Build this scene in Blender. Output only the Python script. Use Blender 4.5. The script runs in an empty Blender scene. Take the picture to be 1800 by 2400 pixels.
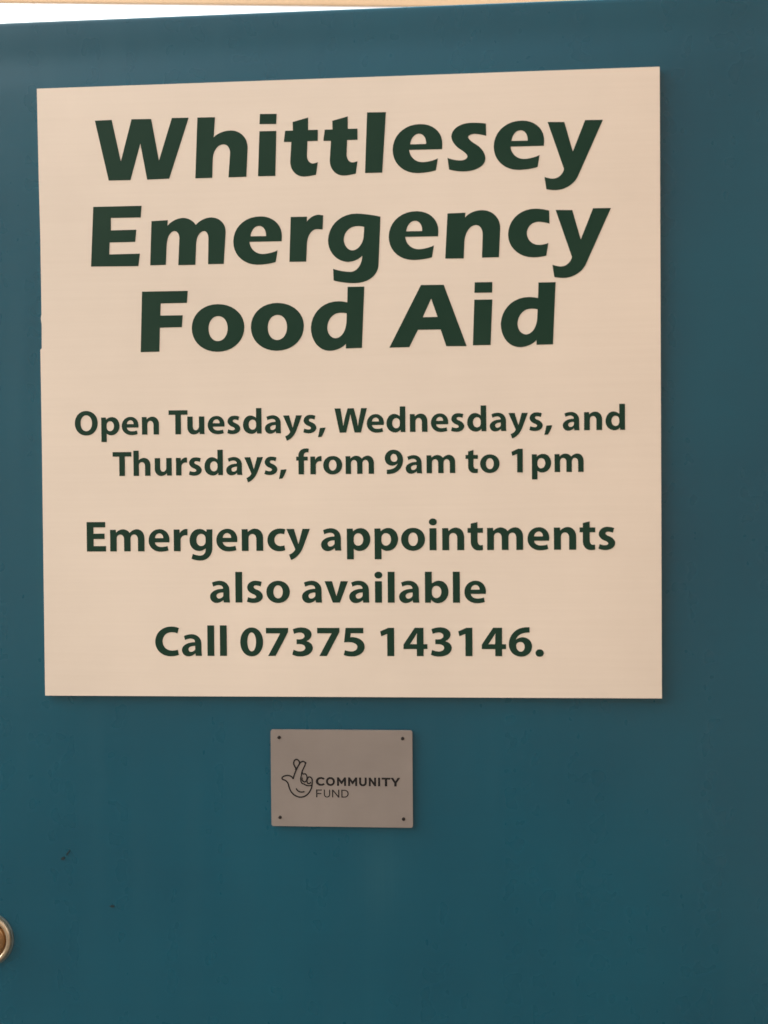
import bpy, bmesh, math, random
from mathutils import Vector, Matrix, noise

# ------------------------------------------------------------------ camera
sc = bpy.context.scene
SZ = 1.60                                    # height of the sign's centre above the ground
cam_data = bpy.data.cameras.new('camera')
cam = bpy.data.objects.new('camera', cam_data)
sc.collection.objects.link(cam)
cam_data.sensor_fit = 'VERTICAL'
cam_data.sensor_height = 24.0
cam_data.sensor_width = 18.0
cam_data.lens = 24.0 * 1941.0 / 2400.0
cam_data.clip_start = 0.02
cam_data.clip_end = 2000
R0 = Vector((0.9985568807501755, 0.053094584286722465, -0.008069759965457748))
U0 = Vector((0.007332642276200391, 0.014063290328423244, 0.999874220200915))
B0 = Vector((0.053201393437853295, -0.9984904551294211, 0.013653671730056329))
CP = Vector((0.07947754, -0.79725495, SZ - 0.10800834))
cam.matrix_world = Matrix(((R0.x, U0.x, B0.x, CP.x), (R0.y, U0.y, B0.y, CP.y), (R0.z, U0.z, B0.z, CP.z), (0, 0, 0, 1)))
cam_data.dof.use_dof = True
cam_data.dof.focus_distance = 0.85
cam_data.dof.aperture_fstop = 1.8
sc.camera = cam

# ------------------------------------------------------------------ sky, sun, exposure
SUN_EL, SUN_AZ = math.radians(36), math.radians(-99)     # azimuth measured from straight out of the door towards the right
world = bpy.data.worlds.new('World')
sc.world = world
world.use_nodes = True
nt = world.node_tree
nt.nodes.clear()
wo = nt.nodes.new('ShaderNodeOutputWorld')
bg = nt.nodes.new('ShaderNodeBackground')
sky = nt.nodes.new('ShaderNodeTexSky')
sky.sky_type = 'NISHITA'
sky.sun_disc = False
sky.sun_elevation = SUN_EL
sky.sun_rotation = math.radians(180) - SUN_AZ
sky.air_density = 1.0
sky.dust_density = 5.0
sky.ozone_density = 0.6
bg.inputs['Strength'].default_value = 0.15
# thin bright overcast: the sky's own brightness, most of its blue gone
bw = nt.nodes.new('ShaderNodeRGBToBW')
nt.links.new(sky.outputs[0], bw.inputs[0])
tint = nt.nodes.new('ShaderNodeMix')
tint.data_type = 'RGBA'
tint.blend_type = 'MULTIPLY'
tint.inputs[0].default_value = 1.0
nt.links.new(bw.outputs[0], tint.inputs[6])
tint.inputs[7].default_value = (1.0, 0.95, 0.88, 1)
cl = nt.nodes.new('ShaderNodeMix')
cl.data_type = 'RGBA'
cl.inputs[0].default_value = 0.85
nt.links.new(sky.outputs[0], cl.inputs[6])
nt.links.new(tint.outputs[2], cl.inputs[7])
nt.links.new(cl.outputs[2], bg.inputs[0])
nt.links.new(bg.outputs[0], wo.inputs[0])

sun_data = bpy.data.lights.new('sun', 'SUN')
sun = bpy.data.objects.new('sun', sun_data)
sc.collection.objects.link(sun)
sun_data.energy = 2.5
sun_data.angle = math.radians(4)
sun_data.color = (1.0, 0.87, 0.70)
d = Vector((math.sin(SUN_AZ) * math.cos(SUN_EL), -math.cos(SUN_AZ) * math.cos(SUN_EL), math.sin(SUN_EL)))
sun.rotation_euler = d.to_track_quat('Z', 'Y').to_euler()
sun.location = d * 6
sc.view_settings.view_transform = 'Standard'
sc.view_settings.look = 'None'
sc.view_settings.exposure = 2.28
sc.view_settings.gamma = 1.0
sc.render.film_transparent = False

# ------------------------------------------------------------------ helpers
COL = sc.collection

def empty(name, loc, label, cat, group=None):
    o = bpy.data.objects.new(name, None)
    o.empty_display_size = 0.05
    COL.objects.link(o)
    o.location = loc
    o['label'] = label
    o['category'] = cat
    if group:
        o['group'] = group
    return o

def link_mesh(name, me, mat, parent=None, loc=(0, 0, 0)):
    o = bpy.data.objects.new(name, me)
    COL.objects.link(o)
    if mat and not me.materials:
        me.materials.append(mat)
    o.parent = parent
    o.location = loc
    return o

def bm_obj(name, bm, mat, parent=None, loc=(0, 0, 0), smooth=False):
    me = bpy.data.meshes.new(name)
    bmesh.ops.recalc_face_normals(bm, faces=bm.faces)
    bm.to_mesh(me)
    bm.free()
    if smooth:
        me.polygons.foreach_set('use_smooth', [True] * len(me.polygons))
    return link_mesh(name, me, mat, parent, loc)

def principled(name):
    m = bpy.data.materials.new(name)
    m.use_nodes = True
    n = m.node_tree
    return m, n, n.nodes['Principled BSDF']

def N(n, t, **kw):
    x = n.nodes.new(t)
    for k, v in kw.items():
        setattr(x, k, v)
    return x

def coords(n, scale=(1, 1, 1)):
    tc = N(n, 'ShaderNodeTexCoord')
    mp = N(n, 'ShaderNodeMapping')
    mp.inputs['Scale'].default_value = scale
    n.links.new(tc.outputs['Object'], mp.inputs['Vector'])
    return mp.outputs[0]

def noise_tex(n, vec, scale, detail=4, rough=0.55):
    t = N(n, 'ShaderNodeTexNoise')
    t.inputs['Scale'].default_value = scale
    t.inputs['Detail'].default_value = detail
    t.inputs['Roughness'].default_value = rough
    n.links.new(vec, t.inputs['Vector'])
    return t.outputs['Fac']

def ramp(n, fac, stops):
    r = N(n, 'ShaderNodeValToRGB')
    e = r.color_ramp.elements
    e[0].position, e[0].color = stops[0][0], (*stops[0][1], 1)
    e[1].position, e[1].color = stops[-1][0], (*stops[-1][1], 1)
    for p, c in stops[1:-1]:
        k = e.new(p)
        k.color = (*c, 1)
    n.links.new(fac, r.inputs[0])
    return r.outputs[0]

def mathn(n, op, a, b):
    m = N(n, 'ShaderNodeMath', operation=op)
    for i, v in enumerate((a, b)):
        if isinstance(v, (int, float)):
            m.inputs[i].default_value = v
        else:
            n.links.new(v, m.inputs[i])
    return m.outputs[0]

def mix(n, fac, a, b):
    m = N(n, 'ShaderNodeMix', data_type='RGBA')
    for i, v in ((0, fac), (6, a), (7, b)):
        if isinstance(v, (int, float)):
            m.inputs[i].default_value = v
        elif isinstance(v, tuple):
            m.inputs[i].default_value = (*v, 1)
        else:
            n.links.new(v, m.inputs[i])
    return m.outputs[2]

def bump(n, b, h, strength, dist):
    k = N(n, 'ShaderNodeBump')
    k.inputs['Strength'].default_value = strength
    k.inputs['Distance'].default_value = dist
    n.links.new(h, k.inputs['Height'])
    n.links.new(k.outputs[0], b.inputs['Normal'])

# ------------------------------------------------------------------ materials
def mat_door():
    m, n, b = principled('teal_paint')
    v = coords(n)
    blotch = noise_tex(n, v, 5, 2, 0.5)
    fine = noise_tex(n, v, 60, 1, 0.4)
    streak = noise_tex(n, coords(n, (140, 140, 3)), 1, 3, 0.6)
    streakh = noise_tex(n, coords(n, (3, 3, 160)), 1, 3, 0.6)
    c = ramp(n, blotch, [(0.3, DOOR_A), (0.7, DOOR_B)])
    dust = ramp(n, noise_tex(n, coords(n, (34, 34, 2.2)), 1, 2, 0.5), [(0.45, (0, 0, 0)), (0.75, (1, 1, 1))])
    c = mix(n, mathn(n, 'MULTIPLY', dust, 0.10), c, (0.012, 0.105, 0.150))
    c = mix(n, mathn(n, 'MULTIPLY', streak, 0.20), c, (0.004, 0.085, 0.130))
    c = mix(n, mathn(n, 'MULTIPLY', streakh, 0.20), c, (0.001, 0.045, 0.075))
    # rubbed, dusty smear left below the plaque
    tc = N(n, 'ShaderNodeTexCoord')
    sep = N(n, 'ShaderNodeSeparateXYZ')
    n.links.new(tc.outputs['Object'], sep.inputs[0])
    dx = mathn(n, 'DIVIDE', mathn(n, 'SUBTRACT', sep.outputs[0], 0.028), 0.020)
    dz = mathn(n, 'DIVIDE', mathn(n, 'SUBTRACT', sep.outputs[2], SZ - 0.475), 0.042)
    r2 = mathn(n, 'ADD', mathn(n, 'MULTIPLY', dx, dx), mathn(n, 'MULTIPLY', dz, dz))
    sm = mathn(n, 'POWER', 2.718, mathn(n, 'MULTIPLY', r2, -1.0))
    sm = mathn(n, 'MULTIPLY', sm, mathn(n, 'MULTIPLY', mathn(n, 'POWER', streak, 2.0), 0.30))
    c = mix(n, sm, c, (0.06, 0.17, 0.20))
    n.links.new(c, b.inputs['Base Color'])
    rr = mathn(n, 'ADD', mathn(n, 'MULTIPLY', fine, 0.08), 0.24)
    rr = mathn(n, 'ADD', rr, mathn(n, 'MULTIPLY', dust, 0.08))
    n.links.new(rr, b.inputs['Roughness'])
    b.inputs['Specular IOR Level'].default_value = 0.42
    b.inputs['Coat Weight'].default_value = 0.06
    b.inputs['Coat Roughness'].default_value = 0.16
    h = mathn(n, 'ADD', mathn(n, 'MULTIPLY', streak, 0.5), mathn(n, 'ADD', mathn(n, 'MULTIPLY', fine, 0.12), mathn(n, 'MULTIPLY', streakh, 0.4)))
    bump(n, b, h, 0.10, 0.0003)
    return m

def mat_board():
    m, n, b = principled('cream_board')
    v = coords(n)
    a = noise_tex(n, v, 4, 4)
    f = noise_tex(n, coords(n, (6, 6, 260)), 1, 2)
    c = ramp(n, a, [(0.3, BOARD_A), (0.7, BOARD_B)])
    c = mix(n, mathn(n, 'MULTIPLY', f, 0.30), c, (0.60, 0.51, 0.42))
    n.links.new(c, b.inputs['Base Color'])
    b.inputs['Roughness'].default_value = 0.42
    bump(n, b, f, 0.2, 0.0003)
    return m

def mat_ink():
    m, n, b = principled('green_vinyl')
    v = coords(n)
    c = ramp(n, noise_tex(n, v, 14, 3), [(0.3, (0.009, 0.036, 0.023)), (0.7, (0.014, 0.042, 0.027))])
    n.links.new(c, b.inputs['Base Color'])
    b.inputs['Roughness'].default_value = 0.5
    b.inputs['Specular IOR Level'].default_value = 0.12
    return m

def mat_plate():
    m, n, b = principled('brushed_plate')
    f = noise_tex(n, coords(n, (30, 30, 900)), 1, 3, 0.6)
    a = noise_tex(n, coords(n), 12, 4)
    c = ramp(n, a, [(0.3, (0.235, 0.205, 0.19)), (0.7, (0.285, 0.25, 0.23))])
    c = mix(n, mathn(n, 'MULTIPLY', f, 0.15), c, (0.33, 0.31, 0.29))
    n.links.new(c, b.inputs['Base Color'])
    b.inputs['Metallic'].default_value = 0.25
    b.inputs['Roughness'].default_value = 0.42
    bump(n, b, f, 0.15, 0.0002)
    return m

def mat_flat(name, col, rough=0.5, metal=0.0, var=0.15, scale=40):
    m, n, b = principled(name)
    f = noise_tex(n, coords(n), scale, 4)
    lo = tuple(x * (1 - var) for x in col)
    hi = tuple(min(1, x * (1 + var)) for x in col)
    n.links.new(ramp(n, f, [(0.3, lo), (0.7, hi)]), b.inputs['Base Color'])
    b.inputs['Roughness'].default_value = rough
    b.inputs['Metallic'].default_value = metal
    return m

def mat_wood():
    m, n, b = principled('pale_timber')
    f = noise_tex(n, coords(n, (3, 40, 40)), 1, 5, 0.6)
    n.links.new(ramp(n, f, [(0.25, (0.90, 0.62, 0.38)), (0.75, (0.95, 0.70, 0.46))]), b.inputs['Base Color'])
    b.inputs['Roughness'].default_value = 0.6
    bump(n, b, f, 0.3, 0.001)
    return m

DOOR_A, DOOR_B = (0.001, 0.066, 0.108), (0.001, 0.082, 0.130)
BOARD_A, BOARD_B = (0.70, 0.617, 0.53), (0.78, 0.687, 0.59)
M_DOOR, M_BOARD, M_INK, M_PLATE = mat_door(), mat_board(), mat_ink(), mat_plate()
M_WOOD = mat_wood()
M_BRASS = mat_flat('worn_brass', (0.42, 0.25, 0.12), 0.36, 1.0, 0.25, 200)
M_RIM = mat_flat('pale_brass', (0.62, 0.52, 0.38), 0.36, 1.0, 0.12, 200)
M_NICKEL = mat_flat('dull_nickel', (0.12, 0.17, 0.18), 0.35, 0.6, 0.15, 200)
M_SCREW = mat_flat('dark_screw', (0.018, 0.014, 0.013), 0.55, 0.3)
M_ETCH = mat_flat('black_etching', (0.004, 0.003, 0.003), 0.9)
M_CHIP = mat_flat('chipped_patch', (0.004, 0.016, 0.022), 0.8)
M_DARK = mat_flat('keyhole_shade', (0.02, 0.012, 0.006), 0.7)
M_BRICK = mat_flat('brown_render', (0.085, 0.055, 0.040), 0.9, 0, 0.3, 8)
M_GROUND = mat_flat('tarmac', (0.040, 0.038, 0.035), 0.95, 0, 0.3, 30)
M_FACADE = mat_flat('sandy_render', (0.36, 0.315, 0.265), 0.9, 0, 0.15, 3)
HEAD=['-242.4,264.93 -225.74,265.16 -217.07,224.57 -205.97,265.14 -186.56,264.82 -179.33,224.22 -166.1,265.08 -149.62,264.85 -169.46,206.66 -191.21,206.36 -197.57,241.43 -207.81,206.37 -229.35,206.52/-141,264.73 -123.79,264.48 -125.25,244.88 *-120.02,251.62 -108,251.24 *-91.96,250.43 -92.13,234.35 -93.67,206.34 -111.14,206.23 -109.33,229.5 *-109.23,238.25 -115.95,238.15 *-125.8,238.14 -126.42,223.88 -127.09,206.22 -143.7,206.24/-79.82,266.11 -63.53,265.73 -64.09,256.12 -80.39,256.49/-80.46,249.6 -64,249.39 -65.36,206.29 -82.3,206.47/-48.12,257.44 -33.09,261.22 -33.2,249.33 -23.79,249.19 -23.88,238.67 -33.92,238.67 -34.51,224.95 *-34.58,217.63 -29.18,217.16 *-26.86,217.09 -24.07,218.23 -25.88,206.38 *-33.16,204.75 -37.79,204.89 *-51.26,205.27 -50.8,220.09 -49.54,238.39 -56.82,238.62 -55.48,249.27 -47.89,249.19/-9.78,257.32 5.25,261.1 5.14,249.21 14.55,249.07 14.46,238.55 4.42,238.55 3.83,224.83 *3.76,217.51 9.16,217.04 *11.48,216.97 14.27,218.11 12.46,206.26 *5.18,204.63 0.55,204.77 *-12.92,205.15 -12.46,219.97 -11.2,238.27 -18.48,238.5 -17.14,249.15 -9.55,249.07/23.86,264.24 41.92,263.95 37.93,206.51 21.38,206.54/95.28,227.11 63.92,227.3 *64.75,215.6 76.48,215.25 *84.09,215.03 91.26,218.45 89.36,207.3 *81.73,204.79 71.07,205.1 *47.87,205.77 48.05,227.79 *48.55,252.36 75.23,251.5 *96.51,250.82 95.61,231.64/64.88,232.58 *66.02,242.7 73.64,242.46 *80.79,241.94 80.11,232.42/137.07,249.97 137.3,238.35 *132.03,240.33 126.74,240.64 *119.93,240.56 120.21,237.53 *120.5,234.8 127.43,230.66 *136.76,225.09 136.41,216.8 *136.03,204.73 115.15,205.33 *107.57,205.55 101.82,207.69 100.38,218.63 *106.13,215.89 112.95,215.83 *119.46,215.79 119.34,219.72 *119.05,222.6 112.26,226.59 *104.11,232.13 104.16,238.93 *104.85,251.31 123.03,251.18 *131.34,251.21/191.55,227.33 160.19,227.52 *161.02,215.82 172.75,215.47 *180.36,215.25 187.53,218.67 185.63,207.52 *178,205.01 167.34,205.32 *144.14,205.99 144.32,228.01 *144.82,252.58 171.5,251.72 *192.78,251.04 191.88,231.86/161.15,232.8 *162.29,242.92 169.91,242.68 *177.06,242.16 176.38,232.64/195.27,249.61 210.97,249.1 218.75,221.09 230.39,250.27 247.06,250.03 223.42,197.68 *217.38,184.78 202.42,185.2 *197.92,185.18 193.73,186.35 191.99,197.99 *196.48,196.05 200.23,196.09 *208.46,196.16 210.45,204.82',
'-245.08,181.32 -197.05,181.12 -198.14,169.86 -227.75,170.17 -227.91,158.08 -202.55,158.06 -203.81,146.33 -229.17,146.33 -229.8,134.71 -199.36,134.76 -200.93,122.72 -248.07,123.34/-187.44,166.03 -171.35,166.54 -171.73,160.83 *-166.13,168.41 -155.91,168.29 *-147.58,168.08 -143.74,161.2 *-137.85,168.29 -128.45,168.04 *-114.06,167.66 -114.52,153.52 -116.73,122.94 -132.08,122.98 -131.49,147.79 *-131.41,155.03 -135.64,155.13 *-143.18,154.71 -143.63,142.69 -144.64,122.66 -161.47,122.74 -160.07,148.5 *-159.98,155.75 -165.02,155.88 *-172.11,155.44 -172.75,141.86 -173.75,123.33 -189.22,123.22/-59.92,143.41 -91.28,143.6 *-90.45,131.9 -78.72,131.55 *-71.11,131.33 -63.94,134.75 -65.84,123.6 *-73.47,121.09 -84.13,121.4 *-107.33,122.07 -107.15,144.09 *-106.65,168.66 -79.97,167.8 *-58.69,167.12 -59.59,147.94/-90.32,148.88 *-89.18,159 -81.56,158.76 *-74.41,158.24 -75.09,148.72/-50.86,166.47 -35.06,166.36 -35.26,161.47 *-31.18,168.1 -23.45,167.9 -19.29,167.17 -20.03,153.74 -25.9,154.2 *-34.87,153.51 -35.31,140.04 -36.24,123.21 -52.52,123.44/35.91,164.51 33.69,118.53 *32.78,101.01 10.5,101.49 *-1.82,101.77 -9.82,104.54 -10.19,115.72 *-1.73,112.47 6.74,112.43 *17.52,112.49 18.11,127.75 *12.98,121.76 3.75,121.98 *-15.06,123.49 -14.88,143.37 *-13.57,168.55 12.61,168.01 *23.36,167.73/20.18,155.16 19.49,145.57 *17.69,132.95 8.46,132.87 *0.31,133.83 0.39,143.75 *0.97,156.41 14.04,156.08 *17.12,156/90.89,144.4 59.53,144.59 *60.36,132.89 72.09,132.54 *79.7,132.32 86.87,135.74 84.97,124.59 *77.34,122.08 66.68,122.39 *43.48,123.06 43.66,145.08 *44.16,169.65 70.84,168.79 *92.12,168.11 91.22,148.93/60.49,149.87 *61.63,159.99 69.25,159.75 *76.4,159.23 75.72,149.71/100.01,165.86 117.16,166.17 116.67,161.48 *121.72,168.47 133.07,168.17 *150.29,167.56 150.04,150.64 148.66,123.14 132.48,123.07 133.38,145 *133.44,154.08 126.93,154.25 *116.62,153.76 115.91,137.86 115.2,122.72 97.58,122.98/196.32,166.03 196.56,153.67 *191.01,155.62 185.76,155.76 *175.23,155.28 175.18,145.17 *175.41,134.14 186.39,133.87 *191.65,133.74 195.41,135.46 193.39,123.59 *187.83,122.06 181.06,122.22 *157.42,122.78 157.4,144.4 *157.99,168.86 183.57,168.18 *190.33,168/202.32,166.48 218.02,165.97 225.8,137.96 237.44,167.14 254.11,166.9 230.47,114.55 *224.43,101.65 209.47,102.07 *204.97,102.05 200.78,103.22 199.04,114.86 *203.53,112.92 207.28,112.96 *215.51,113.03 217.5,121.69',
'-197.67,97.79 -152.38,97.59 -153.3,86.01 -179.31,85.93 -179.77,74.17 -157.69,74.04 -158.61,62.6 -180.38,62.4 -181.14,39.15 -199.65,39.01/-122.7,84.15 *-97.2,83.62 -97.12,61.73 *-97.37,37.52 -123.99,37.99 *-149.13,38.43 -148.87,61.18 *-148.6,84.68/-122.67,72.57 *-132.24,72.76 -132.37,60.55 *-132.5,48.5 -123.25,48.33 *-113.69,48.16 -113.55,60.81 *-113.43,72.39/-64.6,84.12 *-39.1,83.59 -39.02,61.7 *-39.27,37.49 -65.89,37.96 *-91.03,38.4 -90.77,61.15 *-90.5,84.65/-64.57,72.54 *-74.14,72.73 -74.27,60.52 *-74.4,48.47 -65.15,48.3 *-55.59,48.13 -55.45,60.78 *-55.33,72.36/3.63,98.07 19.79,98.02 16.98,39.19 1.42,39 1.61,43.6 *-4.16,36.65 -14.66,36.99 *-32.46,37.76 -32.26,59.72 *-30.78,85.01 -5.28,84.48 *-0.65,84.39 3.19,83.23/2.64,72.68 2.26,64.42 *1.35,49.12 -8.38,48.99 *-16.41,49.45 -16.32,59.42 *-15.88,73.67 -3.06,73.41 *0.02,73.35/74.14,98.31 95.97,98.07 117.46,39.13 98.03,39.48 92.72,55.5 70.98,55.56 62.57,39.17 43.47,39.04/83.85,85.14 89.86,67.58 75.69,67.5/125.5,99.77 142.26,99.64 141.96,89.67 125.08,89.8/125.04,83.22 142.16,83.09 140.25,39.9 123.34,39.85/185.86,98.31 202.02,98.26 199.21,39.43 183.65,39.24 183.84,43.84 *178.07,36.89 167.57,37.23 *149.77,38 149.97,59.96 *151.45,85.25 176.95,84.72 *181.58,84.63 185.42,83.47/184.87,72.92 184.49,64.66 *183.58,49.36 173.85,49.23 *165.82,49.69 165.91,59.66 *166.35,73.91 179.17,73.65 *182.25,73.59']
BODY=[('Open Tuesdays, Wednesdays, and', [-266.31, -41.36], [266.47, -42.63], 23.39), ('Thursdays, from 9am to 1pm', [-228.93, -81.73], [227.52, -82.07], 23.41), ('Emergency appointments', [-255.84, -155.63], [256.85, -156.22], 28.96), ('also available', [-133.74, -206.0], [134.26, -206.7], 28.36), ('Call 07375 143146.', [-188.66, -258.32], [189.0, -258.01], 28.35)]
EMB=['-54.07,-379.13 -55.02,-377.52 -57.27,-376.10 -60.50,-375.81 -63.34,-376.64 -65.05,-378.11 -64.42,-379.63 -62.16,-380.50 -60.16,-382.01 -58.97,-384.17 -58.03,-387.63 -56.45,-391.24 -54.05,-394.11 -50.60,-396.17 -46.97,-396.93 -43.33,-396.17 -40.09,-394.04 -37.64,-390.87 -36.08,-387.40 -35.47,-383.37 -35.52,-379.34 -36.71,-377.51 -38.56,-377.04 -39.78,-378.18 -40.53,-380.60', '-54.07,-379.13 -53.23,-375.90 -51.74,-372.02 -49.76,-367.81 -47.87,-364.41 -46.00,-362.31 -43.82,-361.88 -42.13,-363.08 -42.23,-365.17 -43.63,-368.16 -45.28,-371.96 -45.96,-375.02', '-51.72,-370.25 -51.38,-368.63 -52.50,-366.63 -53.36,-364.22 -53.09,-361.81 -51.63,-360.10 -49.69,-360.17 -48.09,-361.76 -47.63,-363.77', '-42.14,-363.72 -40.84,-362.90', '-49.10,-366.60 -50.33,-368.22 -51.38,-368.63', '-45.28,-371.96 -44.17,-374.20 -42.56,-373.86 -41.12,-374.97 -40.50,-377.38 -41.01,-380.20 -42.39,-382.07', '-45.80,-375.02 -46.63,-377.84 -46.65,-380.26 -45.63,-383.07 -43.46,-384.01 -41.62,-385.04 -39.20,-385.58 -35.97,-385.22', '-45.17,-377.43 -45.36,-379.84 -44.00,-381.44 -42.39,-382.07', '-40.53,-380.60 -39.98,-383.01 -37.97,-383.39 -36.75,-381.77', '-51.33,-388.36 -49.74,-390.52 -47.33,-391.70 -44.50,-391.67 -43.05,-391.25']
PT={'C': ([-31.95, -385.74], [50.33, -384.73], [-31.88, -377.62]), 'F': ([-31.89, -397.01], [0.11, -396.49], [-31.82, -389.2])}

# ------------------------------------------------------------------ outlines
def parse(s):
    """'x,y' is a point on the outline, '*x,y' the corner a curve turns towards."""
    out = []
    for cont in s.split('/'):
        pts = []
        for tok in cont.split():
            x, y = tok.lstrip('*').split(',')
            pts.append((float(x), float(y), tok[0] == '*'))
        out.append(pts)
    return out

def flatten(pts, steps=9, k=0.575):
    """closed outline -> polygon points"""
    n = len(pts)
    res = []
    for i, (x, y, off) in enumerate(pts):
        if off:
            px, py, _ = pts[i - 1]
            nx, ny, _ = pts[(i + 1) % n]
            ax, ay = px + (x - px) * k, py + (y - py) * k
            bx, by = nx + (x - nx) * k, ny + (y - ny) * k
            for s in range(1, steps):
                t = s / steps
                u = 1 - t
                res.append((u**3*px + 3*u*u*t*ax + 3*u*t*t*bx + t**3*nx, u**3*py + 3*u*u*t*ay + 3*u*t*t*by + t**3*ny))
        else:
            res.append((x, y))
    return res

def outline_mesh(name, contours, thick, grow=0.0):
    """fills closed outlines (holes by even-odd) and gives them thickness; x,z in metres, front face at -thick"""
    cu = bpy.data.curves.new(name, 'CURVE')
    cu.dimensions = '2D'
    cu.fill_mode = 'BOTH'
    cu.extrude = thick / 2
    cu.offset = grow
    for c in contours:
        sp = cu.splines.new('POLY')
        sp.points.add(len(c) - 1)
        for p, (x, y) in zip(sp.points, c):
            p.co = (x, y, 0, 1)
        sp.use_cyclic_u = True
    tmp = bpy.data.objects.new(name, cu)
    me = bpy.data.meshes.new_from_object(tmp)
    bpy.data.objects.remove(tmp)
    bpy.data.curves.remove(cu)
    me.transform(Matrix.Translation((0, -thick / 2, 0)) @ Matrix.Rotation(math.pi / 2, 4, 'X'))
    me.materials.clear()
    for p in me.polygons:
        p.use_smooth = False
    me.name = name
    return me

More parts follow.
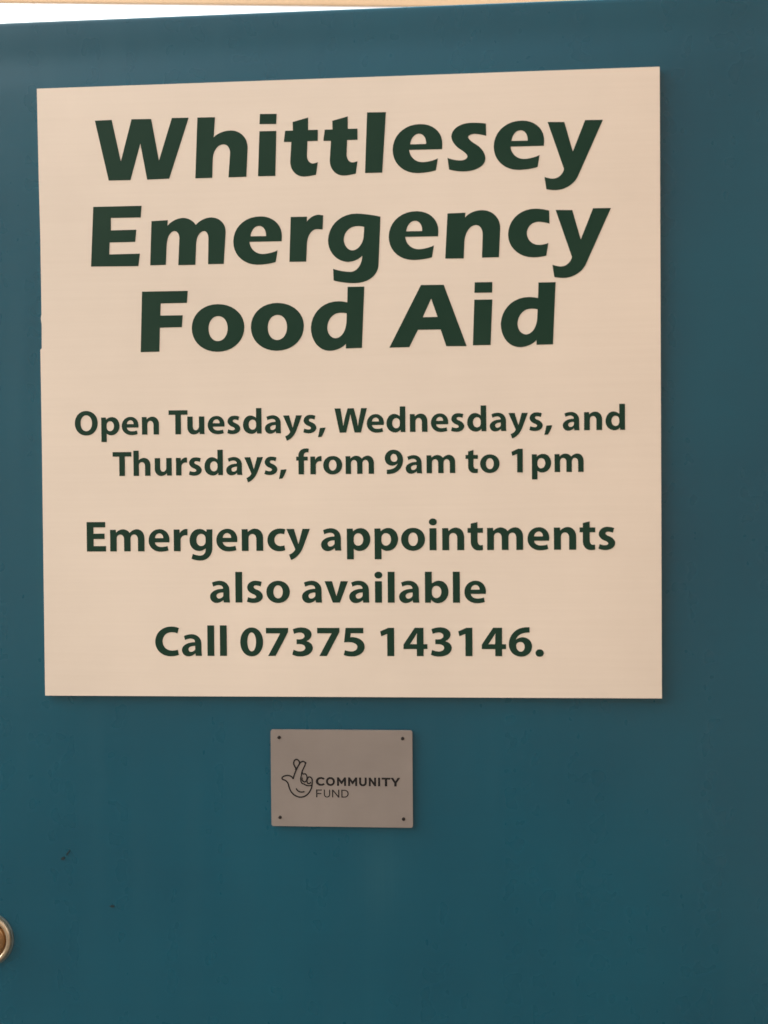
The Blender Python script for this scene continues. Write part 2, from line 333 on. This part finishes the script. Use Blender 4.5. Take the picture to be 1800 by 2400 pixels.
# ------------------------------------------------------------------ the bold lettering of the small lines (1000 units to the em)
GL = {
'O': (710, "355,685 *672,685 672,340 *672,-11 352,-11 *38,-11 38,335 *38,685/355,562 *195,562 195,336 *195,112 356,112 *515,112 515,338 *515,562"),
'a': (528, "334,0 467,0 459,100 459,285 *459,505 245,505 *150,505 75,462 102,368 *165,404 222,404 *318,404 318,332 318,320 *30,318 30,140 *30,-11 172,-11 *265,-11 322,57/322,232 *172,234 172,158 *172,93 228,93 *290,93 318,148 322,170"),
'b': (596, "60,0 185,0 191,68 *235,-11 335,-11 *565,-5 565,258 *562,505 360,505 *265,505 208,435 208,710 60,710/208,225 *208,108 303,108 *412,108 412,252 *412,388 303,388 *208,385 208,275"),
'd': (596, "536,0 411,0 405,68 *361,-11 261,-11 *31,-5 31,238 *34,505 236,505 *331,505 388,435 388,710 536,710/388,225 *388,108 293,108 *184,108 184,248 *184,388 293,388 *388,385 388,275"),
'c': (448, "425,486 398,372 *360,388 315,388 *185,388 185,248 *185,108 318,108 *360,108 402,124 420,14 *370,-11 290,-11 *33,-11 33,242 *33,505 310,505 *380,505"),
'e': (528, "486,202 172,202 *177,97 313,97 *385,97 448,118 468,18 *395,-11 293,-11 *32,-8 32,240 *32,505 275,505 *492,505 492,265 *492,225/172,300 358,300 *358,408 270,408 *177,405"),
'f': (341, "80,0 228,0 228,385 330,385 330,494 226,494 226,520 *226,612 300,612 *330,612 352,604 362,714 *325,723 280,723 *80,723 80,530 80,494 20,494 20,385 80,385"),
'g': (589, "409,494 538,494 533,350 533,80 *533,-215 270,-215 *150,-215 72,-172 102,-62 *175,-102 262,-102 *385,-102 385,25 385,62 *330,2 240,2 *33,5 33,240 *33,505 255,505 *355,505 403,430/385,290 *385,392 288,392 *183,390 183,248 *183,115 287,115 *385,115 385,220"),
'h': (586, "60,0 208,0 208,290 *208,385 290,385 *378,385 378,275 378,0 527,0 527,295 *527,505 350,505 *260,505 208,437 208,710 60,710"),
'n': (586, "60,0 208,0 208,288 *208,385 292,385 *378,385 378,275 378,0 527,0 527,295 *527,505 350,505 *250,505 195,425 188,494 58,494 60,350"),
'm': (880, "60,0 204,0 204,290 *204,385 284,385 *368,385 368,278 368,0 512,0 512,290 *512,385 592,385 *676,385 676,270 676,0 820,0 820,295 *820,505 655,505 *555,505 495,420 *450,505 345,505 *250,505 192,425 187,494 58,494 60,350"),
'u': (586, "526,494 378,494 378,205 *360,108 292,108 *208,108 208,222 208,494 60,494 60,195 *60,-11 235,-11 *335,-11 392,68 398,0 528,0 526,150"),
'i': (274, "62,0 212,0 212,494 62,494/137,712 *222,712 222,635 *222,556 137,556 *52,556 52,635 *52,712"),
'l': (275, "62,0 212,0 212,710 62,710"),
'o': (577, "290,505 *545,505 545,250 *545,-11 287,-11 *32,-11 32,245 *32,505/289,398 *186,398 186,248 *186,97 289,97 *391,97 391,247 *391,398"),
'p': (596, "60,-198 208,-198 208,42 *250,-11 332,-11 *565,-5 565,255 *562,505 358,505 *250,505 195,428 188,494 58,494 60,340/208,222 *208,108 302,108 *412,108 412,250 *412,388 303,388 *208,385 208,275"),
'r': (380, "60,0 208,0 208,250 *208,362 325,362 362,360 364,502 *350,505 335,505 *235,505 193,405 188,494 58,494 60,340"),
's': (434, "36,22 64,125 *120,97 180,97 *242,97 242,138 *242,170 180,193 *45,238 45,345 *48,505 225,505 *310,505 367,477 340,374 *290,397 237,397 *187,397 187,358 *187,325 250,302 *389,255 389,145 *385,-11 182,-11 *95,-11"),
't': (367, "80,592 225,628 225,494 340,494 340,385 225,385 225,205 *225,108 290,108 336,112 338,2 *300,-10 245,-10 *80,-10 80,180 80,385 12,385 12,494 80,494"),
'v': (520, "5,494 168,494 262,148 356,494 515,494 337,0 182,0"),
'y': (523, "6,494 170,494 265,150 356,494 516,494 362,70 *270,-170 100,-208 60,-84 *160,-55 190,22 194,38 188,52"),
'W': (860, "132,0 305,0 393,365 423,520 450,365 532,0 704,0 868,674 712,674 650,355 622,175 598,350 515,674 350,674 262,355 232,175 205,350 160,674 -2,674"),
'E': (528, "68,0 494,0 494,123 218,123 218,285 465,285 465,408 218,408 218,551 482,551 482,674 68,674"),
'T': (531, "190,0 344,0 344,547 527,547 527,674 8,674 8,547 190,547"),
'C': (595, "562,647 526,525 *470,552 405,552 *200,552 200,336 *200,122 408,122 *475,122 532,142 554,24 *480,-11 375,-11 *38,-8 38,328 *38,685 398,685 *500,685"),
'0': (555, "280,661 *527,661 527,328 *527,-11 276,-11 *28,-11 28,322 *28,661/277,545 *183,545 183,325 *183,105 278,105 *372,105 372,325 *372,545"),
'1': (555, "228,0 378,0 378,650 252,650 78,568 102,455 228,510"),
'3': (555, "47,34 77,146 *140,106 212,106 *332,106 332,190 *332,275 205,275 143,275 143,384 203,384 *315,384 315,465 *315,543 215,543 *150,543 92,510 62,618 *140,661 250,661 *470,661 470,498 *470,385 355,343 *494,315 494,185 *490,-11 222,-11 *110,-11"),
'4': (555, "304,0 450,0 450,162 532,162 532,274 450,274 450,650 262,650 20,265 20,162 304,162/304,274 304,430 310,530 258,430 160,274"),
'5': (555, "475,650 475,525 205,525 193,432 *220,436 245,436 *502,425 502,215 *500,-11 225,-11 *105,-11 48,24 76,136 *135,106 215,106 *343,106 343,212 *343,320 170,320 *115,320 58,312 94,650"),
'6': (555, "475,661 475,540 *425,543 380,533 *210,508 188,375 *240,434 330,434 *527,430 527,222 *522,-11 290,-11 *36,-8 36,275 *40,640 385,660 *430,664/191,255 *200,325 282,325 *370,325 370,215 *370,104 287,104 *188,106"),
'7': (555, "35,650 517,650 517,556 240,0 78,0 345,522 345,524 35,524"),
',': (258, "6,-120 102,-110 *185,20 215,147 60,135 *40,10"),
'.': (258, "130,158 *217,158 217,72 *217,-13 128,-13 *42,-13 42,72 *42,158"),
}
GL['9'] = (555, '/'.join(' '.join(('*' if o else '') + '%g,%g' % (555 - x, 650 - y) for x, y, o in c) for c in parse(GL['6'][1])))
KERN = {'Tu': -72, 'Th': -8, 'We': -32, 'ay': -10, 'ys': -8, 's,': -12, 'y,': -30, 'av': -10, 'va': -12, 'cy': -6, 'ro': -6, 'rs': -6, 'rg': -6}

def set_line(text, a, b, cap):
    """outlines of one line whose ink runs from a to b (mm) with the given capital height"""
    x = 0.0
    items = []
    for i, ch in enumerate(text):
        if i:
            x += KERN.get(text[i - 1] + ch, 0)
        if ch == ' ':
            x += 202
            continue
        adv, s = GL[ch]
        items.append((x, [flatten(c) for c in parse(s)]))
        x += adv
    x0 = min(p[0] + items[0][0] for c in items[0][1] for p in c)
    x1 = max(p[0] + items[-1][0] for c in items[-1][1] for p in c)
    kx = (b[0] - a[0]) / (x1 - x0)
    ky = cap / 674.0
    res = []
    for ox, cs in items:
        for c in cs:
            res.append([((a[0] + (ox + px - x0) * kx) / 1000,
                         (a[1] + (b[1] - a[1]) * (ox + px - x0) / (x1 - x0) + py * ky) / 1000) for px, py in c])
    print('line', text, 'em x %.2f y %.2f' % (kx * 1000, ky * 1000))
    return res

# ------------------------------------------------------------------ ground
bm = bmesh.new()
bmesh.ops.create_grid(bm, x_segments=8, y_segments=8, size=400)
g = bm_obj('ground', bm, M_GROUND)
g['kind'] = 'structure'

# ------------------------------------------------------------------ the door
door = empty('metal_door', (0, 0.0055, 0), 'glossy teal blue painted metal door behind the cream notice board', 'door')
DX0, DX1, DZ0, DZ1, DT = -0.430, 0.500, 0.015, SZ + 0.3674, 0.045

def g1(t, c, w):
    return math.exp(-((t - c) / w) ** 2)

def sheet(x, z):
    """slight hollows and the pressed fold near the top of the sheet"""
    t = z - DZ1
    y = 0.0
    y += 0.0010 * g1(t, -0.036 + 0.010 * x, 0.020)            # shallow crease below the top edge
    y -= 0.0006 * g1(x, 0.42, 0.08) * g1(z, SZ, 0.6)
    y += 0.0010 * (noise.noise(Vector((x * 2.6, z * 1.9, 3.1))))
    y += 0.00025 * (noise.noise(Vector((x * 9, z * 7, 9.7))))
    return y

bm = bmesh.new()
xs = [DX0 + (DX1 - DX0) * i / 120 for i in range(121)]
zs = [DZ0 + (DZ1 - 0.12 - DZ0) * i / 110 for i in range(110)] + [DZ1 - 0.12 + 0.117 * i / 50 for i in range(51)]
grid = [[bm.verts.new((x, sheet(x, z), z)) for x in xs] for z in zs]
for j in range(len(zs) - 1):
    for i in range(120):
        bm.faces.new((grid[j][i], grid[j][i + 1], grid[j + 1][i + 1], grid[j + 1][i]))
# rolled top edge, then the back of the leaf
rows = [grid[-1]]
for a in (30, 60, 90):
    r = math.radians(a)
    rows.append([bm.verts.new((x, sheet(x, zs[-1]) + 0.003 * (1 - math.cos(r)), DZ1 - 0.003 + 0.003 * math.sin(r))) for x in xs])
rows.append([bm.verts.new((x, DT, DZ1)) for x in xs])
rows.append([bm.verts.new((x, DT, DZ0)) for x in xs])
rows.append(grid[0])
for p, q in zip(rows[:-1], rows[1:]):
    for i in range(120):
        bm.faces.new((p[i], p[i + 1], q[i + 1], q[i]))
for k in (0, 120):
    loop = [grid[j][k] for j in range(len(zs))] + [r[k] for r in rows[1:-1]]
    bm.faces.new(loop)
leaf = bm_obj('door_leaf', bm, M_DOOR, door, smooth=True)
me = leaf.data
for p in me.polygons:
    if len(p.vertices) > 4 or p.area > 0.005:
        p.use_smooth = False

def chip(name, pts, parent):
    me = outline_mesh(name, [pts], 0.0004)
    return link_mesh(name, me, M_CHIP, parent, (0, 0, 0))

def blob(cx, cz, rx, rz, ang, seed, n=14):
    rnd = random.Random(seed)
    out = []
    for i in range(n):
        a = 2 * math.pi * i / n
        k = rnd.uniform(0.75, 1.15)
        x, z = rx * k * math.cos(a), rz * k * math.sin(a)
        out.append((cx + x * math.cos(ang) - z * math.sin(ang), cz + x * math.sin(ang) + z * math.cos(ang)))
    return out

for i, pts in enumerate((blob(-0.2866, SZ - 0.4622, 0.0023, 0.0015, 0.5, 1), blob(-0.2815, SZ - 0.4565, 0.0034, 0.0006, 0.95, 2),
                         blob(-0.2372, SZ - 0.5091, 0.0026, 0.0012, 0.0, 3))):
    cx = sum(p[0] for p in pts) / len(pts)
    cz = sum(p[1] for p in pts) / len(pts)
    c = chip('paint_chip', pts, door)
    c.location = (0, sheet(cx, cz) - 0.0001, 0)

def lathe(bm, prof, seg=64, sx=1.0):
    """prof: (radius, proud) pairs, proud measured out of the door (-y)"""
    rings = []
    for r, h in prof:
        if r < 1e-6:
            rings.append([bm.verts.new((0, -h, 0))])
        else:
            rings.append([bm.verts.new((r * math.cos(2 * math.pi * i / seg), -h, r * math.sin(2 * math.pi * i / seg))) for i in range(seg)])
    for p, q in zip(rings[:-1], rings[1:]):
        for i in range(seg):
            j = (i + 1) % seg
            if len(q) == 1:
                bm.faces.new((p[i], p[j], q[0]))
            elif len(p) == 1:
                bm.faces.new((p[0], q[j], q[i]))
            else:
                bm.faces.new((p[i], p[j], q[j], q[i]))

LX, LZ = -0.3656, SZ - 0.5443
bm = bmesh.new()
lathe(bm, [(0.0277, -0.002), (0.0277, 0.0006), (0.0273, 0.0010), (0.0262, 0.0012), (0.0254, 0.0012)])
plate = bm_obj('lock_cylinder', bm, M_NICKEL, door, (LX, sheet(LX, LZ), LZ), smooth=True)
bm = bmesh.new()
lathe(bm, [(0.0258, -0.001), (0.0258, 0.0020), (0.0252, 0.0034), (0.0242, 0.0042), (0.0228, 0.0044), (0.0212, 0.0034), (0.0200, 0.0012), (0.0190, 0.0010)])
bm_obj('brass_rim', bm, M_RIM, plate, smooth=True)
bm = bmesh.new()
lathe(bm, [(0.0192, -0.001), (0.0190, 0.0030), (0.0180, 0.0040), (0.0165, 0.0044), (0.0100, 0.0045), (0.0000, 0.0045)])
bm_obj('lock_plug', bm, M_BRASS, plate, smooth=True)
bm = bmesh.new()
bmesh.ops.create_cube(bm, size=1, matrix=Matrix.Translation((0, -0.0046, 0)) @ Matrix.Diagonal((0.0022, 0.0006, 0.009, 1)))
bm_obj('keyhole', bm, M_DARK, plate)

# ------------------------------------------------------------------ the notice board
sign = empty('notice_sign', (0, 0.005, SZ), 'large square cream sign with dark green food aid lettering on the teal door', 'sign')
TB = 0.005
edge = [(-0.300, 0.298), (0.300, 0.298), (0.300, -0.298), (-0.300, -0.298), (-0.2998, -0.05), (-0.3000, 0.0432),
        (-0.2986, 0.0445), (-0.2984, 0.068), (-0.2991, 0.0725), (-0.2990, 0.0755), (-0.2984, 0.078), (-0.2985, 0.150), (-0.2993, 0.210)]
board_me = outline_mesh('board', [edge], TB)
board = link_mesh('board', board_me, M_BOARD, sign)
bv = board.modifiers.new('edge', 'BEVEL')
bv.width = 0.0004
bv.segments = 2
bv.limit_method = 'ANGLE'

def lettering(name, contours, th=0.0002, base=-TB, mat=M_INK, parent=sign, loc=(0, 0, 0), grow=0.0):
    me = outline_mesh(name, contours, th, grow)
    return link_mesh(name, me, mat, parent, (loc[0], base + loc[1], loc[2]))

for line in HEAD:
    lettering('heading_lettering', [[(x / 1000, y / 1000) for x, y in flatten(c)] for c in parse(line)])
names = ['opening_days_lettering', 'opening_hours_lettering', 'appointment_lettering', 'appointment_lettering', 'phone_number_lettering']
for nm, (text, a, b, cap) in zip(names, BODY):
    lettering(nm, set_line(text, a, b, cap))

# ------------------------------------------------------------------ the little plaque
PX, PZ = -0.0067, -0.3783
PW, PH, PT_ = 0.1385, 0.0946, 0.0022
plaque = empty('plaque', (PX, 0.0045, SZ + PZ), 'small brown grey metal plaque with crossed fingers emblem below the big sign', 'plaque')
def rounded(w, h, r, n=6):
    pts = []
    for cx, cz, a0 in ((w/2 - r, h/2 - r, 0), (-w/2 + r, h/2 - r, 90), (-w/2 + r, -h/2 + r, 180), (w/2 - r, -h/2 + r, 270)):
        for i in range(n + 1):
            a = math.radians(a0 + 90 * i / n)
            pts.append((cx + r * math.cos(a), cz + r * math.sin(a)))
    return pts
pl = link_mesh('plate', outline_mesh('plate', [rounded(PW, PH, 0.0022)], PT_), M_PLATE, plaque)
bv = pl.modifiers.new('edge', 'BEVEL')
bv.width = 0.0007
bv.segments = 3
bv.limit_method = 'ANGLE'

def screw_mesh():
    bm = bmesh.new()
    lathe(bm, [(0.0017, -0.0005), (0.0017, 0.0002), (0.0013, 0.0006), (0.0007, 0.0007), (0.0006, 0.0003), (0, 0.0003)], 20)
    me = bpy.data.meshes.new('screw')
    bmesh.ops.recalc_face_normals(bm, faces=bm.faces)
    bm.to_mesh(me)
    bm.free()
    return me
sm = screw_mesh()
for x, z in ((-67.54, -338.42), (53.13, -338.72), (-67.4, -416.96), (53.42, -417.18)):
    link_mesh('screw', sm, M_SCREW, plaque, (x / 1000 - PX, -PT_, z / 1000 - PZ))

def catmull(pts, n=6):
    if len(pts) < 3:
        return pts
    P = [pts[0]] + pts + [pts[-1]]
    out = []
    for i in range(1, len(P) - 2):
        p0, p1, p2, p3 = P[i-1], P[i], P[i+1], P[i+2]
        for s in range(n):
            t = s / n
            out.append(tuple(0.5 * (2*p1[k] + (p2[k]-p0[k])*t + (2*p0[k]-5*p1[k]+4*p2[k]-p3[k])*t*t + (3*p1[k]-p0[k]-3*p2[k]+p3[k])*t**3) for k in (0, 1)))
    out.append(pts[-1])
    return out

bm = bmesh.new()
for si, path in enumerate(EMB):
    pts = [tuple(float(v) / 1000 for v in p.split(',')) for p in path.split()]
    pts = catmull(pts)
    w = 0.00068 if si < 3 else 0.00056
    y = -PT_ - 0.00012 - 0.00003 * si
    lft, rgt = [], []
    for i, p in enumerate(pts):
        a = pts[max(i - 1, 0)]
        b = pts[min(i + 1, len(pts) - 1)]
        dx, dz = b[0] - a[0], b[1] - a[1]
        L = math.hypot(dx, dz) or 1
        nx, nz = -dz / L * w, dx / L * w
        for lst, s in ((lft, 1), (rgt, -1)):
            lst.append((bm.verts.new((p[0] + nx*s - PX, y, p[1] + nz*s - PZ)), bm.verts.new((p[0] + nx*s - PX, -PT_ + 0.0001, p[1] + nz*s - PZ))))
    for i in range(len(pts) - 1):
        bm.faces.new((lft[i][0], lft[i+1][0], rgt[i+1][0], rgt[i][0]))
        bm.faces.new((lft[i][1], lft[i+1][1], lft[i+1][0], lft[i][0]))
        bm.faces.new((rgt[i][0], rgt[i+1][0], rgt[i+1][1], rgt[i][1]))
bm_obj('hand_emblem', bm, M_ETCH, plaque)

CAPS = {
'C': "600,590 *480,710 355,710 *0,710 0,350 *0,-10 355,-10 *490,-10 600,100 505,190 *440,125 360,125 *150,125 150,350 *150,575 360,575 *440,575 505,505",
'O': "365,710 *730,710 730,350 *730,-10 365,-10 *0,-10 0,350 *0,710/365,575 *150,575 150,350 *150,125 365,125 *580,125 580,350 *580,575",
'M': "0,0 150,0 150,430 350,150 400,150 600,430 600,0 750,0 750,700 610,700 375,370 140,700 0,700",
'U': "0,700 150,700 150,280 *150,125 305,125 *460,125 460,280 460,700 610,700 610,280 *610,-10 305,-10 *0,-10 0,280",
'N': "0,0 150,0 150,440 480,0 610,0 610,700 460,700 460,260 130,700 0,700",
'I': "0,0 150,0 150,700 0,700",
'T': "220,0 370,0 370,570 590,570 590,700 0,700 0,570 220,570",
'Y': "250,0 400,0 400,270 650,700 490,700 325,405 160,700 0,700 250,270",
'f': "0,0 85,0 85,300 390,300 390,380 85,380 85,620 430,620 430,700 0,700",
'u': "0,700 85,700 85,270 *85,70 275,70 *465,70 465,270 465,700 550,700 550,270 *550,-10 275,-10 *0,-10 0,270",
'n': "0,0 85,0 85,560 490,0 575,0 575,700 490,700 490,140 85,700 0,700",
'd': "0,0 250,0 *610,0 610,350 *610,700 250,700 0,700/85,80 85,620 250,620 *522,620 522,350 *522,80 250,80",
}
def caps(word, spots, zb, cap):
    res = []
    for ch, (u0, u1) in zip(word, spots):
        cs = [flatten(c) for c in parse(CAPS[ch])]
        mx = max(p[0] for c in cs for p in c)
        x0 = -31.95 + (u0 - 515) * 0.08012
        x1 = -31.95 + (u1 - 515) * 0.08012
        for c in cs:
            res.append([((x0 + px / mx * (x1 - x0)) / 1000 - PX, (zb + py * cap / 700) / 1000 - PZ) for px, py in c])
    return res
lettering('plaque_lettering', caps('COMMUNITY', [(517,625),(642,748),(777,884),(912,1020),(1046,1136),(1164,1250),(1277,1300),(1320,1424),(1430,1542)], -385.3, 8.1), 0.00015, -PT_, M_ETCH, plaque, grow=0.00012)
lettering('plaque_lettering', caps('fund', [(519,588),(614,690),(714,802),(828,916)], -396.8, 7.5), 0.00015, -PT_, M_ETCH, plaque, grow=0.00005)

# ------------------------------------------------------------------ timber board seen over the top of the door, and unseen walls and jamb added to shape the paint's gradients
def bevel_box(name, sx, sy, sz, mat, loc, rot=0, r=0.006):
    bm = bmesh.new()
    bmesh.ops.create_cube(bm, size=1, matrix=Matrix.Diagonal((sx, sy, sz, 1)))
    bmesh.ops.bevel(bm, geom=bm.edges[:], offset=r, segments=3, profile=0.5, affect='EDGES')
    o = bm_obj(name, bm, mat)
    o.location = loc
    o.rotation_euler = (0, 0, rot)
    return o

def ray(px, py):
    v = R0 * ((px - 900) / 1941) + U0 * (-(py - 1200) / 1941) - B0
    return v
EZ = CP.z + 0.78
e0, e1 = [CP + v * ((EZ - CP.z) / v.z) for v in (ray(-100, 11), ray(1300, 24))]
dv = (e1 - e0)
mid = (e0 + e1) / 2
ang = math.atan2(dv.y, dv.x)
nrm = Vector((-math.sin(ang), math.cos(ang), 0))
L = 2.6
fc = bevel_box('eaves_board', L, 0.005, 0.16, M_WOOD, mid + nrm * 0.0025 + Vector((0, 0, 0.084)), ang, 0.0015)
fc['label'] = 'pale tan timber eaves board seen above the top edge of the door'
fc['category'] = 'eaves board'

wl = bevel_box('unseen_side_wall', 0.22, 3.0, 4.4, M_BRICK, (1.25, -2.9, 2.201))  # unseen wall, added so the right of the door reflects something dark brown
wl['kind'] = 'structure'
op = bevel_box('unseen_facing_wall', 16.0, 0.25, 5.0, M_FACADE, (-1.5, -5.75, 2.501), 0, 0.02)  # unseen wall, added for its reflection between sky and ground in the paint
op['kind'] = 'structure'
jb = bevel_box('added_jamb', 0.10, 0.25, 2.2, M_BRICK, (0.556, -0.08, 1.101))  # unseen jamb, added to shade the right edge of the door
jb['kind'] = 'structure'
